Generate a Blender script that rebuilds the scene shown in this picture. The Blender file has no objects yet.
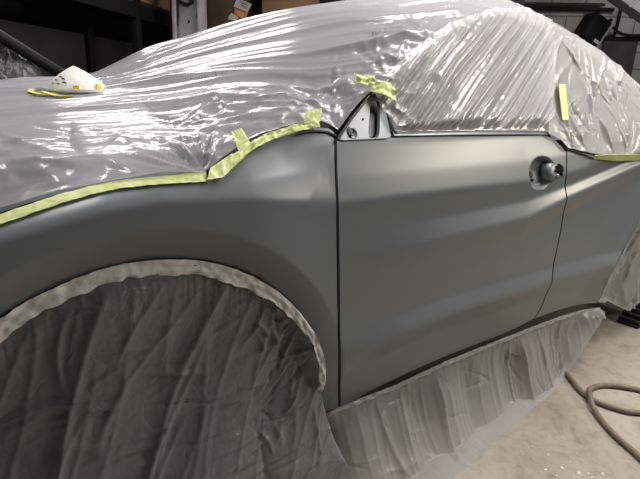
import bpy, bmesh, math, random
import numpy as np
from mathutils import Vector, Matrix
from mathutils.bvhtree import BVHTree
random.seed(7)
sc = bpy.context.scene
COL = sc.collection
# ---------------------------------------------------------------- camera
CAM = np.array([-0.324, -0.983, 1.18]); YAW, PIT, ROL, FPX = 0.6089, 0.2908, 0.0415, 495.6
_sy, _cy = math.sin(YAW), math.cos(YAW)
FW = np.array([_sy*math.cos(PIT), _cy*math.cos(PIT), -math.sin(PIT)])
_R = np.array([_cy, -_sy, 0.0]); _U = np.cross(_R, FW)
RT = _R*math.cos(ROL)+_U*math.sin(ROL); UP = -_R*math.sin(ROL)+_U*math.cos(ROL)
cd = bpy.data.cameras.new('camera'); cam = bpy.data.objects.new('camera', cd); COL.objects.link(cam)
cd.sensor_fit = 'HORIZONTAL'; cd.sensor_width = 36; cd.lens = FPX*36/640; cd.clip_start = .02; cd.clip_end = 60
cam.matrix_world = Matrix(((RT[0], UP[0], -FW[0], CAM[0]), (RT[1], UP[1], -FW[1], CAM[1]), (RT[2], UP[2], -FW[2], CAM[2]), (0, 0, 0, 1)))
sc.camera = cam
# ---------------------------------------------------------------- world, lamps, exposure
w = bpy.data.worlds.new('world'); sc.world = w; w.use_nodes = True
w.node_tree.nodes['Background'].inputs[0].default_value = (.80, .88, 1, 1)
w.node_tree.nodes['Background'].inputs[1].default_value = .012
def area(name, loc, target, sx, sy, power, col):
    l = bpy.data.lights.new(name, 'AREA'); l.shape = 'RECTANGLE'; l.size = sx; l.size_y = sy; l.energy = power; l.color = col
    o = bpy.data.objects.new(name, l); COL.objects.link(o); o.location = loc
    o.rotation_euler = (Vector(target)-Vector(loc)).to_track_quat('-Z', 'Y').to_euler()
    return o
area('ceiling_tube_far_side', (0.7, 2.7, 2.8), (0.2, 0.6, 1.0), 1.6, .16, 42, (1, .95, .96))
area('ceiling_tube_over_roof', (1.7, 0.25, 2.8), (1.5, 0.1, 0.8), 1.4, .16, 40, (1, .95, .90))
area('ceiling_tube_by_doors', (2.4, -0.65, 2.8), (1.7, -.2, 0.4), 1.4, .16, 42, (1, .97, .94))
area('ceiling_tube_by_entrance', (4.7, -2.6, 2.8), (1.2, 0, 0.8), 1.4, .3, 84, (1, .90, .76))
area('fill_lamp_over_hood', (-.35, 0.40, 2.8), (-.2, .4, 0.8), 1.2, .16, 22, (1, .97, .96))  # unseen fill lamp, added to brighten the dust mask and fender top
area('fill_lamp_by_back_wall', (4.6, 1.4, 2.9), (5.4, 2.4, 1.8), 1.4, .16, 15, (1, .96, .95))  # added fill out of view, lifts the dark back wall
sc.view_settings.view_transform = 'Standard'; sc.view_settings.look = 'None'
sc.view_settings.gamma = 1; sc.view_settings.use_curve_mapping = False
sc.view_settings.exposure = 0.0

# ---------------------------------------------------------------- helpers
def ray(u, v):
    d = FW + RT*((u-320)/FPX) - UP*((v-239.5)/FPX)
    return d
def atY(u, v, Y):
    d = ray(u, v); return CAM + d*((Y-CAM[1])/d[1])
def atZ(u, v, Z):
    d = ray(u, v); return CAM + d*((Z-CAM[2])/d[2])
def sst(a, b, x):
    t = np.clip((np.asarray(x, float)-a)/(b-a), 0, 1); return t*t*(3-2*t)
_rng = np.random.RandomState(3)
_perm = _rng.permutation(512); _ga = _rng.rand(512)*2*np.pi
def noise(x, y, seed=0):
    x = np.asarray(x, float)+seed*17.31; y = np.asarray(y, float)+seed*9.7
    x, y = np.broadcast_arrays(x, y)
    xi = np.floor(x).astype(int); yi = np.floor(y).astype(int); xf = x-xi; yf = y-yi
    def gr(ix, iy, dx, dy):
        a = _ga[_perm[(_perm[ix & 511]+iy) & 511]]; return np.cos(a)*dx+np.sin(a)*dy
    uu = xf*xf*xf*(xf*(xf*6-15)+10); vv = yf*yf*yf*(yf*(yf*6-15)+10)
    a = gr(xi, yi, xf, yf)*(1-uu)+gr(xi+1, yi, xf-1, yf)*uu
    b = gr(xi, yi+1, xf, yf-1)*(1-uu)+gr(xi+1, yi+1, xf-1, yf-1)*uu
    return (a*(1-vv)+b*vv)*1.5
def ridge(x, y, seed=0, p=3):
    return np.clip(1-np.abs(noise(x, y, seed))*1.6, 0, 1)**p
def creases(x, y, n_, seed, box, amp=.01, wid=.006, ln=(.05, .2), ang=(0, math.pi)):
    """sum of straight sharp creases scattered over a box of the sheet"""
    R_ = np.random.RandomState(seed); out = np.zeros(np.broadcast(x, y).shape)
    for _ in range(n_):
        cx, cy = R_.uniform(box[0], box[1]), R_.uniform(box[2], box[3]); a_ = R_.uniform(*ang); L_ = R_.uniform(*ln); w_ = wid*R_.uniform(.6, 1.6); k_ = amp*R_.uniform(.4, 1)*R_.choice((-1, 1, 1))
        u_ = (x-cx)*math.cos(a_)+(y-cy)*math.sin(a_); v_ = -(x-cx)*math.sin(a_)+(y-cy)*math.cos(a_)+.12*L_*np.sin(u_/L_*2+cx*7)
        out = out+k_*np.exp(-np.abs(v_)/w_)*np.clip(1-(u_/L_)**2, 0, 1)
    return out
def poly(pts, n):
    """resample a polyline smoothly by arc length"""
    P = np.array(pts, float); d = np.r_[0, np.cumsum(np.linalg.norm(np.diff(P, axis=0), axis=1))]
    t = np.linspace(0, d[-1], n)
    return np.stack([np.interp(t, d, P[:, k]) for k in range(P.shape[1])], 1)
def spline(pts, n):
    """Catmull-Rom through points, resampled"""
    P = np.array(pts, float); Q = np.vstack([2*P[0]-P[1], P, 2*P[-1]-P[-2]]); out = []
    for i in range(1, len(Q)-2):
        for t in np.linspace(0, 1, 14, endpoint=False):
            a, b, c, d = Q[i-1], Q[i], Q[i+1], Q[i+2]
            out.append(.5*((2*b)+(c-a)*t+(2*a-5*b+4*c-d)*t*t+(3*b-a-3*c+d)*t**3))
    out.append(P[-1]); return poly(out, n)
def link(o, parent=None):
    COL.objects.link(o)
    if parent is not None: o.parent = parent
    return o
def tag(o, label=None, cat=None, group=None, kind=None):
    if label: o['label'] = label
    if cat: o['category'] = cat
    if group: o['group'] = group
    if kind: o['kind'] = kind
    return o
def mesh_obj(name, verts, faces, mat, parent=None, smooth=True, sharp=40):
    me = bpy.data.meshes.new(name); me.from_pydata(np.asarray(verts, float).tolist(), [], faces)
    me.validate(); me.update()
    if smooth:
        me.polygons.foreach_set('use_smooth', [True]*len(me.polygons)); me.set_sharp_from_angle(angle=math.radians(sharp))
    o = bpy.data.objects.new(name, me); me.materials.append(M[mat] if isinstance(mat, str) else mat)
    link(o)
    if parent is not None:
        o.parent = parent; o.matrix_parent_inverse = parent_matrix(parent).inverted()
    return o
def parent_matrix(p):
    m = Matrix.Translation(p.location) @ p.rotation_euler.to_matrix().to_4x4()
    if p.parent is not None: m = parent_matrix(p.parent) @ p.matrix_parent_inverse @ m
    return m
def grid_faces(n, m, flip=False, closed_n=False):
    f = []
    for i in range(n if closed_n else n-1):
        a = i*m; b = ((i+1) % n)*m
        for j in range(m-1):
            q = (a+j, b+j, b+j+1, a+j+1)
            f.append(q[::-1] if flip else q)
    return f
def grid(name, V, mat, parent=None, flip=False, sharp=40, smooth=True):
    n, m = V.shape[:2]
    return mesh_obj(name, V.reshape(-1, 3), grid_faces(n, m, flip), mat, parent, smooth, sharp)
def empty(name, loc, parent=None):
    o = bpy.data.objects.new(name, None); o.location = loc; o.empty_display_size = .1
    return link(o, parent)
def bm_obj(name, bm, mat, parent=None, smooth=False, bevel=0):
    if bevel: bmesh.ops.bevel(bm, geom=list(bm.edges), offset=bevel, segments=2, profile=.6, affect='EDGES')
    bmesh.ops.recalc_face_normals(bm, faces=bm.faces)
    vs = [v.co[:] for v in bm.verts]; bm.verts.index_update(); fs = [[v.index for v in f.verts] for f in bm.faces]; bm.free()
    return mesh_obj(name, vs, fs, mat, parent, smooth or bevel > 0, 35)
def box_bm(c, s, rot=None, bm=None):
    bm = bm or bmesh.new(); m = Matrix.Translation(Vector(c)) @ (rot.to_4x4() if rot else Matrix()) @ Matrix.Diagonal((s[0], s[1], s[2], 1))
    bmesh.ops.create_cube(bm, size=1, matrix=m); return bm
def tube(name, pts, r, mat, parent=None, seg=10, taper=None, caps=True):
    P = np.array(pts, float); n = len(P); V = []
    T = np.gradient(P, axis=0); T /= np.linalg.norm(T, axis=1)[:, None]+1e-9
    ref = np.array([0, 0, 1.]) if abs(T[0][2]) < .9 else np.array([1., 0, 0])
    a = np.cross(T[0], ref); a /= np.linalg.norm(a)
    for i in range(n):
        a = a-T[i]*(a@T[i]); a /= np.linalg.norm(a); b = np.cross(T[i], a); rr = r if taper is None else taper[i]
        for k in range(seg):
            th = 2*math.pi*k/seg; V.append(P[i]+rr*(math.cos(th)*a+math.sin(th)*b))
    F = []
    for i in range(n-1):
        for k in range(seg):
            F.append((i*seg+k, i*seg+(k+1) % seg, (i+1)*seg+(k+1) % seg, (i+1)*seg+k))
    if caps: F.append(tuple(range(seg))[::-1]); F.append(tuple((n-1)*seg+k for k in range(seg)))
    return mesh_obj(name, V, F, mat, parent)
def grid_normals(V):
    du = np.gradient(V, axis=0); dv = np.gradient(V, axis=1); N = np.cross(du, dv)
    return N/(np.linalg.norm(N, axis=2)[..., None]+1e-12)

# ---------------------------------------------------------------- materials
M = {}
def newmat(name):
    m = bpy.data.materials.new(name); m.use_nodes = True; nt = m.node_tree; M[name] = m
    return m, nt, nt.nodes['Principled BSDF'], nt.nodes['Material Output']
def noise_node(nt, scale, detail=3, rough=.5, vec=None, dist=0):
    n = nt.nodes.new('ShaderNodeTexNoise'); n.inputs['Scale'].default_value = scale; n.inputs['Detail'].default_value = detail
    n.inputs['Roughness'].default_value = rough; n.inputs['Distortion'].default_value = dist
    if vec is None:
        tc = nt.nodes.new('ShaderNodeTexCoord'); vec = tc.outputs['Object']
    nt.links.new(vec, n.inputs['Vector']); return n
def mapped(nt, scale=(1, 1, 1), rot=(0, 0, 0)):
    tc = nt.nodes.new('ShaderNodeTexCoord'); mp = nt.nodes.new('ShaderNodeMapping')
    mp.inputs['Scale'].default_value = scale; mp.inputs['Rotation'].default_value = rot
    nt.links.new(tc.outputs['Object'], mp.inputs['Vector']); return mp.outputs['Vector']
def ramp(nt, src, stops):
    r = nt.nodes.new('ShaderNodeValToRGB'); e = r.color_ramp.elements
    while len(e) < len(stops): e.new(.5)
    for i, (p, c) in enumerate(stops): e[i].position = p; e[i].color = (*c, 1)
    nt.links.new(src, r.inputs[0]); return r.outputs[0]
def bump(nt, src, strength, dist, nrm=None):
    b = nt.nodes.new('ShaderNodeBump'); b.inputs['Strength'].default_value = strength; b.inputs['Distance'].default_value = dist
    nt.links.new(src, b.inputs['Height'])
    if nrm is not None: nt.links.new(nrm, b.inputs['Normal'])
    return b.outputs[0]
def plain(name, c1, c2, rough=.5, scale=8, metal=0, bmp=0, spec=.5):
    m, nt, b, out = newmat(name); n = noise_node(nt, scale, 4)
    nt.links.new(ramp(nt, n.outputs['Fac'], [(.3, c1), (.7, c2)]), b.inputs['Base Color'])
    b.inputs['Roughness'].default_value = rough; b.inputs['Metallic'].default_value = metal
    b.inputs['Specular IOR Level'].default_value = spec
    if bmp: nt.links.new(bump(nt, n.outputs['Fac'], bmp, .01), b.inputs['Normal'])
    return m
plain('primer', (.163, .190, .200), (.176, .203, .213), .34, 5, spec=.65)
m = M['primer']; nt = m.node_tree; n2 = noise_node(nt, 900, 2); nt.links.new(bump(nt, n2.outputs['Fac'], .05, .0005), nt.nodes['Principled BSDF'].inputs['Normal'])
plain('black_trim', (.008, .008, .009), (.016, .016, .016), .5, 20)
plain('rubber', (.012, .012, .012), (.025, .025, .024), .75, 30, bmp=.1)
plain('inner_dark', (.006, .006, .006), (.010, .010, .010), .9, 12, spec=.1)
plain('glass_dark', (.012, .014, .016), (.02, .022, .025), .45, 3, spec=.2)
plain('inner_grey', (.17, .18, .18), (.22, .23, .23), .5, 9)
plain('rim_metal', (.05, .05, .052), (.07, .07, .072), .4, 6)
plain('steel_white', (.42, .41, .42), (.60, .59, .60), .45, 11)
plain('rack_black', (.005, .005, .006), (.010, .010, .011), .6, 7, spec=.25)
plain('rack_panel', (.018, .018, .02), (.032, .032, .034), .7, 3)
plain('brown_dark', (.07, .04, .022), (.10, .058, .03), .8, 4)
plain('card', (.30, .185, .105), (.38, .235, .14), .85, 6)
plain('card_dark', (.10, .068, .042), (.15, .10, .06), .85, 6)
plain('label_white', (.75, .72, .68), (.85, .83, .80), .7, 30)
plain('label_orange', (.80, .25, .05), (.90, .36, .10), .6, 20)
plain('mask_white', (.82, .80, .76), (.92, .91, .88), .85, 60, bmp=.15)
plain('mask_yellow', (.62, .58, .05), (.78, .72, .10), .6, 25)
plain('mask_print', (.30, .22, .20), (.45, .33, .30), .8, 60)
plain('hose_tan', (.20, .15, .11), (.30, .235, .18), .5, 35, bmp=.15)
plain('block_paint', (.36, .355, .36), (.46, .455, .455), .6, 5, bmp=.25)
plain('mortar', (.17, .165, .165), (.23, .225, .225), .8, 9)
plain('duct_white', (.20, .20, .205), (.26, .26, .26), .5, 3)
plain('tarp_dark', (.045, .045, .05), (.075, .075, .08), .7, 4)
plain('chip_white', (.7, .68, .62), (.85, .82, .75), .8, 40)
plain('print_ink', (.04, .038, .04), (.09, .085, .09), .7, 80)
# green masking tape
m, nt, b, out = newmat('tape_green'); n = noise_node(nt, 40, 5)
nt.links.new(ramp(nt, n.outputs['Fac'], [(.25, (.52, .62, .20)), (.5, (.66, .74, .30)), (.8, (.80, .85, .48))]), b.inputs['Base Color'])
b.inputs['Roughness'].default_value = .55; nt.links.new(bump(nt, n.outputs['Fac'], .35, .004), b.inputs['Normal'])
# silver-grey film edge band
m, nt, b, out = newmat('tape_grey'); n = noise_node(nt, 55, 5)
nt.links.new(ramp(nt, n.outputs['Fac'], [(.3, (.62, .635, .64)), (.7, (.80, .81, .81))]), b.inputs['Base Color'])
b.inputs['Roughness'].default_value = .45; nt.links.new(bump(nt, n.outputs['Fac'], .4, .005), b.inputs['Normal'])
# clear masking film
def film(name, col, opac, rough, bscale, bstr, stretch=(1, 1, 1), rot=(0, 0, 0), transl=.35):
    m, nt, b, out = newmat(name)
    b.inputs['Base Color'].default_value = (*col, 1); b.inputs['Roughness'].default_value = rough
    b.inputs['Specular IOR Level'].default_value = .75
    v = mapped(nt, stretch, rot)
    n1 = noise_node(nt, bscale, 5, .6, v, 1.2)
    vo = nt.nodes.new('ShaderNodeTexVoronoi'); vo.feature = 'DISTANCE_TO_EDGE'; vo.inputs['Scale'].default_value = bscale*.9
    nd = noise_node(nt, bscale*.5, 3, .5, v); mx = nt.nodes.new('ShaderNodeVectorMath'); mx.operation = 'MULTIPLY_ADD'
    nt.links.new(nd.outputs['Color'], mx.inputs[0]); mx.inputs[1].default_value = (.25, .25, .25); nt.links.new(v, mx.inputs[2])
    nt.links.new(mx.outputs[0], vo.inputs['Vector'])
    ms = nt.nodes.new('ShaderNodeMath'); ms.operation = 'MINIMUM'; ms.inputs[1].default_value = .12; nt.links.new(vo.outputs['Distance'], ms.inputs[0])
    bp = bump(nt, n1.outputs['Fac'], bstr, .012); bp2 = bump(nt, ms.outputs[0], bstr*.8, .03, bp)
    nt.links.new(bp2, b.inputs['Normal'])
    tr = nt.nodes.new('ShaderNodeBsdfTransparent'); tr.inputs[0].default_value = (.97, .97, .97, 1)
    tl = nt.nodes.new('ShaderNodeBsdfTranslucent'); tl.inputs[0].default_value = (*col, 1); nt.links.new(bp2, tl.inputs['Normal'])
    m1 = nt.nodes.new('ShaderNodeMixShader'); m1.inputs[0].default_value = transl
    nt.links.new(b.outputs[0], m1.inputs[1]); nt.links.new(tl.outputs[0], m1.inputs[2])
    # film turns more opaque at grazing angles like real polythene
    lw = nt.nodes.new('ShaderNodeLayerWeight'); lw.inputs['Blend'].default_value = .35; nt.links.new(bp2, lw.inputs['Normal'])
    mr = nt.nodes.new('ShaderNodeMapRange'); mr.inputs['To Min'].default_value = opac; mr.inputs['To Max'].default_value = min(1, opac+.45)
    nt.links.new(lw.outputs['Facing'], mr.inputs['Value'])
    m2 = nt.nodes.new('ShaderNodeMixShader'); nt.links.new(mr.outputs[0], m2.inputs[0])
    nt.links.new(tr.outputs[0], m2.inputs[1]); nt.links.new(m1.outputs[0], m2.inputs[2])
    nt.links.new(m2.outputs[0], out.inputs['Surface']); return m
film('film_hood', (.58, .565, .595), .48, .16, 9, .10, (.7, 2.2, 1), (0, 0, .6), .25)
film('film_window', (.62, .61, .61), .46, .14, 22, .06, transl=.2)
film('film_rear', (.66, .645, .64), .54, .24, 12, .2)
film('film_wheel_shaded', (.42, .445, .455), .50, .26, 16, .3)  # darker copy of the film, dim light of the wheel opening put into its colour
film('film_skirt', (.70, .72, .73), .38, .30, 12, .12, (1, 1, .5))
# concrete
m, nt, b, out = newmat('concrete'); v = mapped(nt)
n1 = noise_node(nt, 1.6, 8, .65, v, .4); n2 = noise_node(nt, 26, 6, .7, v); n3 = noise_node(nt, 5, 4, .6, v, 2)
c1 = ramp(nt, n1.outputs['Fac'], [(.28, (.27, .23, .185)), (.5, (.41, .36, .295)), (.72, (.52, .47, .40))])
c2 = ramp(nt, n2.outputs['Fac'], [(.28, (.78, .77, .75)), (.5, (1, 1, 1))])
c3 = ramp(nt, n3.outputs['Fac'], [(.30, (.72, .70, .68)), (.48, (1, 1, 1)), (.78, (1.0, 1, 1)), (.86, (1.1, 1.1, 1.08))])
mm = nt.nodes.new('ShaderNodeMixRGB'); mm.blend_type = 'MULTIPLY'; mm.inputs[0].default_value = 1; nt.links.new(c1, mm.inputs[1]); nt.links.new(c2, mm.inputs[2])
m3 = nt.nodes.new('ShaderNodeMixRGB'); m3.blend_type = 'MULTIPLY'; m3.inputs[0].default_value = 1; nt.links.new(mm.outputs[0], m3.inputs[1]); nt.links.new(c3, m3.inputs[2])
nt.links.new(m3.outputs[0], b.inputs['Base Color']); b.inputs['Roughness'].default_value = .75
nt.links.new(bump(nt, n2.outputs['Fac'], .3, .006), b.inputs['Normal'])

# ---------------------------------------------------------------- the room (its walls stand at 45 degrees to the car)
E1 = np.array([.70711, .70711, 0]); E2 = np.array([.70711, -.70711, 0])
def room(a, b, z): return E1*a+E2*b+np.array([0, 0, z])
RR = Matrix(((E1[0], E2[0]*-1, 0), (E1[1], E2[1]*-1, 0), (0, 0, 1)))       # local x along E1, local y along -E2
def rbox(a, b, z, sa, sb, sz, bm=None): return box_bm(room(a, b, z), (sa, sb, sz), RR, bm)
WB, WL = 6.3, -2.55
fl = mesh_obj('floor', [room(-4, WL, 0), room(-4, 5.5, 0), room(WB, 5.5, 0), room(WB, WL, 0)], [(0, 1, 2, 3)], 'concrete', smooth=False)
tag(fl, 'pale dusty concrete workshop floor beside the car', 'floor', kind='structure')
wb = bm_obj('wall_back', rbox(WB+.06, 1.475, 1.6, .12, 8.05, 3.2), 'mortar'); tag(wb, 'grey painted block wall behind the car roof', 'wall', kind='structure')
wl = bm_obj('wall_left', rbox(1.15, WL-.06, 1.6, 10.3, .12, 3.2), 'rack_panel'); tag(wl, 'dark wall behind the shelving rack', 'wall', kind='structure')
bmb = box_bm((0, 0, 0), (.022, .392, .192)); bmesh.ops.bevel(bmb, geom=list(bmb.edges), offset=.005, segments=1, affect='EDGES')
blk = bm_obj('block', bmb, 'block_paint', smooth=True); first = True
for r in range(15):
    for c in range(14):
        o = blk if first else blk.copy()
        if not first: COL.objects.link(o)
        first = False
        o.parent = wb; o.matrix_local = Matrix.Translation(Vector(room(WB-.006+random.uniform(-.002, .002), -.4+c*.4+(.2 if r % 2 else 0), .1+r*.2))) @ RR.to_4x4()

# ---------------------------------------------------------------- car body side surface  Y = g(X, Z)
ACX, ACZ, AR = -.08, .335, .485
def ARF(t_): return AR+.016*sst(1.0, .15, np.mod(t_+1.0, 2*math.pi)-1.0)
def Z1(X): return np.interp(X, [-.9, -.33, -.142, -.03, .176, .417, 1.247, 1.535, 2.01, 2.7, 3.4], [.80, .905, .945, .955, .943, .903, .906, .925, .995, 1.06, 1.07])
def Z2(X): return np.interp(X, [.2, .557, 1.259, 1.479, 2.018, 2.7, 3.4], [.735, .747, .779, .829, .931, 1.0, 1.02])
def Z3(X): return np.interp(X, [.2, .49, .883, 1.454, 1.9, 2.3], [.45, .465, .495, .495, .487, .48])
def g_lin(X, Z):
    shp = X.shape; X = X.reshape(-1); Z = Z.reshape(-1)
    z1, z2, z3 = Z1(X), Z2(X), Z3(X); a2 = sst(.40, .85, X)*(.75+.25*sst(.7, 1.4, X)); a3 = sst(.32, .72, X)*(1-sst(2.0, 2.3, X)); fd = sst(-.1, .45, X)
    z2 = np.minimum(z2, z1-.05)
    c = lambda v: np.full_like(X, v)
    mix = lambda f, d: f*(1-fd)+d*fd
    K = [(c(.10), c(.12)), (c(.27), .066), (z3-.08, .018+.015*a3), (z3, .016*(1-a3)-.006*a3), (z3+.06, .015+.003*a3), ((z2+z3)/2+.02, .017+.001*a2), (z2-.07, .016+.002*a2),
         (z2, .015*(1-a2)-.006*a2), (z2+.5*(z1-z2), .014+.006*a2), (z1-.02, .013+.002*a2), (z1, .011+0*a2),
         (mix(z1+.02, np.maximum(z1+.07, .975)), mix(.026, .034)), (mix(z1+.04, np.maximum(z1+.13, 1.055)), mix(.055, .066)), (mix(z1+.06, np.maximum(z1+.2, 1.15)), mix(.11, .125)),
         (mix(z1+.075, np.maximum(z1+.3, 1.30)), mix(.2, .20)), (mix(z1+.2, np.maximum(z1+.44, 1.46)), mix(.6, .285)), (mix(z1+.4, np.maximum(z1+.6, 1.62)), mix(.9, .40))]
    kz = np.stack([k[0]+0*X for k in K]); ky = np.stack([np.asarray(k[1])+0*X for k in K])
    kz = np.maximum.accumulate(kz+np.arange(len(K))[:, None]*1e-5, 0)
    Y = ky[0]*1.0
    for i in range(len(K)-1):
        t = np.clip((Z-kz[i])/(kz[i+1]-kz[i]+1e-9), 0, 1)
        Y = np.where(Z >= kz[i], ky[i]*(1-t)+ky[i+1]*t, Y)
    return Y.reshape(shp)
_gw = [(k*.0036, math.exp(-.5*(k/2.2)**2)) for k in range(-5, 6)]; _gs = sum(q for _, q in _gw)
def g(X, Z):
    X = np.asarray(X, float); Z = np.asarray(Z, float); X, Z = np.broadcast_arrays(X, Z); X = X.astype(float); Z = Z.astype(float)
    Y = sum(wt*g_lin(X, Z+dz) for dz, wt in _gw)/_gs
    r = np.hypot(X-ACX, Z-ACZ); k = 1-sst(.30, .47, X)*(1-sst(.62, .4, Z)*0)
    kk = sst(.48, .18, X)
    Y = Y-.020*kk*sst(.84, .57, r)
    e = np.clip((.565-r)/.08, 0, 1.4); Y = Y+.048*(.7*e+.3*e*e)*(.35+.65*kk)
    r2 = np.hypot(X-2.60, Z-ACZ); Y = Y-.02*sst(.8, .55, r2)+.03*np.clip((.55-r2)/.08, 0, 1.3)
    return Y
_TX = np.linspace(-1.0, 4.4, 1000); _TZ = np.linspace(-.1, 1.75, 420); _TG = g(_TX[:, None], _TZ[None, :])
def gt(X, Z):
    """table lookup of g"""
    fx = np.clip((np.asarray(X, float)+1.0)/5.4*999, 0, 998.999); fz = np.clip((np.asarray(Z, float)+.1)/1.85*419, 0, 418.999)
    ix = fx.astype(int); iz = fz.astype(int); fx = fx-ix; fz = fz-iz
    return (_TG[ix, iz]*(1-fx)+_TG[ix+1, iz]*fx)*(1-fz)+(_TG[ix, iz+1]*(1-fx)+_TG[ix+1, iz+1]*fx)*fz
def hits(px, off=0.0):
    """points where sight lines meet the body side"""
    D = np.array([ray(u, v) for u, v in px]); D /= np.linalg.norm(D, axis=1)[:, None]
    F = lambda T: (lambda P: P[..., 1]-(gt(P[..., 0], P[..., 2])-off))(CAM+T[..., None]*D)
    ts = np.linspace(.6, 5, 110); prev = None; lo = np.full(len(D), ts[0]); hi = np.full(len(D), ts[-1]); done = np.zeros(len(D), bool)
    for i, t_ in enumerate(ts):
        f = F(np.full(len(D), t_)) > 0; new = f & ~done; lo[new] = ts[max(i-1, 0)]; hi[new] = t_; done |= f
        if done.all(): break
    for _ in range(16):
        mid = (lo+hi)/2; f = F(mid) > 0; hi = np.where(f, mid, hi); lo = np.where(f, lo, mid)
    return CAM+lo[:, None]*D
def hit(u, v, off=0.0): return hits([(u, v)], off)[0]
def coons(B, T, L, R, n, m):
    B, T = poly(B, n), poly(T, n); L, R = poly(L, m), poly(R, m); s = np.linspace(0, 1, n)[:, None, None]; t = np.linspace(0, 1, m)[None, :, None]
    return (1-t)*B[:, None]+t*T[:, None]+(1-s)*L[None]+s*R[None]-((1-s)*(1-t)*B[0]+s*(1-t)*B[-1]+(1-s)*t*T[0]+s*t*T[-1])
def surf(XZ, off=0.0):
    X, Z = XZ[..., 0], XZ[..., 1]; return np.stack([X, g(X, Z)-off, Z], -1)
def hem(V, d=.016, sides='lrbt'):
    n, m = V.shape[:2]; W = V
    if 'l' in sides: W = np.concatenate([W[:1]+[0, d, 0], W], 0)
    if 'r' in sides: W = np.concatenate([W, W[-1:]+[0, d, 0]], 0)
    if 'b' in sides: W = np.concatenate([W[:, :1]+[0, d, 0], W], 1)
    if 't' in sides: W = np.concatenate([W, W[:, -1:]+[0, d, 0]], 1)
    return W

car = empty('car', (0.9, 0.9, 0)); tag(car, 'compact car in flat grey primer, masked with plastic film and tape', 'car')
xz = lambda px: hits(spline(px, 70))[:, [0, 2]]
def edge(px):
    P = xz(px); k = np.polyfit(P[:, 1]-.65, P[:, 0], 5); f_ = np.polyval(k, P[:, 1]-.65); w_ = np.minimum(1, 8*np.minimum(np.linspace(0, 1, 70), np.linspace(1, 0, 70)))*.4
    P[:, 0] = P[:, 0]*(1-w_)+f_*w_; return P
# front fender, built in polar rows around the wheel arch
top_px = [(0, 223), (58, 204), (120, 187), (160, 183), (205, 180), (221, 175), (248, 150), (267, 140), (292, 131), (318, 128), (334, 129)]
gap_px = [(338, 408), (337.3, 300), (335.6, 200), (334.6, 160), (334, 131)]
outer = np.vstack([edge(gap_px), xz(top_px[::-1])[1:], [(-.45, .885), (-.62, .82), (-.72, .65), (-.74, .45), (-.74, .26)]])
outer = poly(outer, 400); ang = np.unwrap(np.arctan2(outer[:, 1]-ACZ, outer[:, 0]-ACX)); rad = np.hypot(outer[:, 0]-ACX, outer[:, 1]-ACZ)
o_ = np.argsort(ang); ang, rad = ang[o_], rad[o_]
th = np.linspace(ang[0], ang[-1], 260)[::-1]; ro = np.interp(th, ang, rad); vv = np.linspace(0, 1, 70)**1.25
ari = ARF(th); rr = ari[:, None]+(ro-ari)[:, None]*vv[None]
FX = ACX+rr*np.cos(th)[:, None]; FZ = ACZ+rr*np.sin(th)[:, None]
V = surf(np.stack([FX, FZ], -1)); V = hem(V, .03, 'b'); V = hem(V, .018, 'tr')
grid('front_fender', V, 'primer', car)
# front door
dl = [(341, 406.5), (340.2, 300), (338.6, 200), (337.6, 165), (337.2, 141)]
dr = [(533, 319), (540, 309), (546, 295), (551.5, 274), (556.5, 250), (561, 226), (564.5, 200), (566, 175), (566, 152)]
db = [(341, 406.5), (388, 382), (445, 356.5), (505, 333), (533, 319)]
dt = [(337.2, 141), (395, 137.5), (450, 136.5), (520, 136), (545, 136), (553, 139), (560, 145), (566, 152)]
XZd = coons(xz(db), xz(dt), edge(dl), edge(dr), 330, 250)
V = surf(XZd)
hc = hit(543.3, 173.5); hx, hz = hc[0], hc[2]
HA, HB = .082, .060
q = np.sqrt(((V[..., 0]-hx)/HA)**2+((V[..., 2]-hz-.04*(V[..., 0]-hx))/HB)**2)
V[..., 1] += .022*(1-sst(.72, 1.0, q))+.016*(1-sst(0, .95, q))
fd = grid('front_door', hem(V), 'primer', car)
# handle boss with lock opening, and small openings inside the cup
def disc_patch(name, cx, cz, a, b, off0, off1, mat, parent, pw=2.0, seg=40, wob=0, lift=0):
    rows = []; k = 7
    for i in range(k):
        f = i/(k-1)
        for j in range(seg):
            t = 2*math.pi*j/seg; cs, sn = math.cos(t), math.sin(t); rr_ = 1+wob*float(noise(cs*1.7+5, sn*1.7+cx*9))
            x = cx+a*f*rr_*np.sign(cs)*abs(cs)**(2/pw); z = cz+b*f*rr_*np.sign(sn)*abs(sn)**(2/pw)
            rows.append((x, float(gt(x, z))-off0*(1-f**7)-off1*f**7+lift*0, z))
    V_ = np.array(rows).reshape(k, seg, 3); V_ = np.concatenate([V_, V_[:, :1]], 1)
    return grid(name, V_, mat, parent, flip=True)
bc = hit(556.3, 172)
disc_patch('lock_boss', bc[0], bc[2], .055, .041, .0035, -.024, 'primer', fd, 2.2)
hh = hit(558.2, 169.6); disc_patch('lock_opening', hh[0], hh[2], .025, .018, .0075, .0045, 'inner_dark', fd, 2.6, wob=.55)
hh = hit(556.5, 176); disc_patch('lock_bracket', hh[0], hh[2], .011, .009, .0085, .001, 'primer', fd, 2, wob=.3)
hh = hit(532.6, 174); disc_patch('handle_opening', hh[0], hh[2], .013, .017, -.004, -.016, 'black_trim', fd, 2.5, wob=.4)
hh = hit(536, 181); disc_patch('handle_opening', hh[0], hh[2], .008, .005, -.012, -.020, 'inner_dark', fd, 2.5, wob=.5)
# belt moulding along the door top
n = 80; lo = hits(poly([(393, 137), (450, 136), (520, 135.4), (546, 135.6)], n)); up = hits(poly([(391, 130.5), (450, 129.5), (520, 129.5), (546, 130)], n))
V = np.stack([lo+[0, .02, .0], lo+[0, -.003, .002], lo*.75+up*.25+[0, -.008, 0], lo*.2+up*.8+[0, -.006, 0], up+[0, .004, 0], up+[0, .03, 0]], 1)
grid('belt_moulding', V, 'primer', fd)
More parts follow.
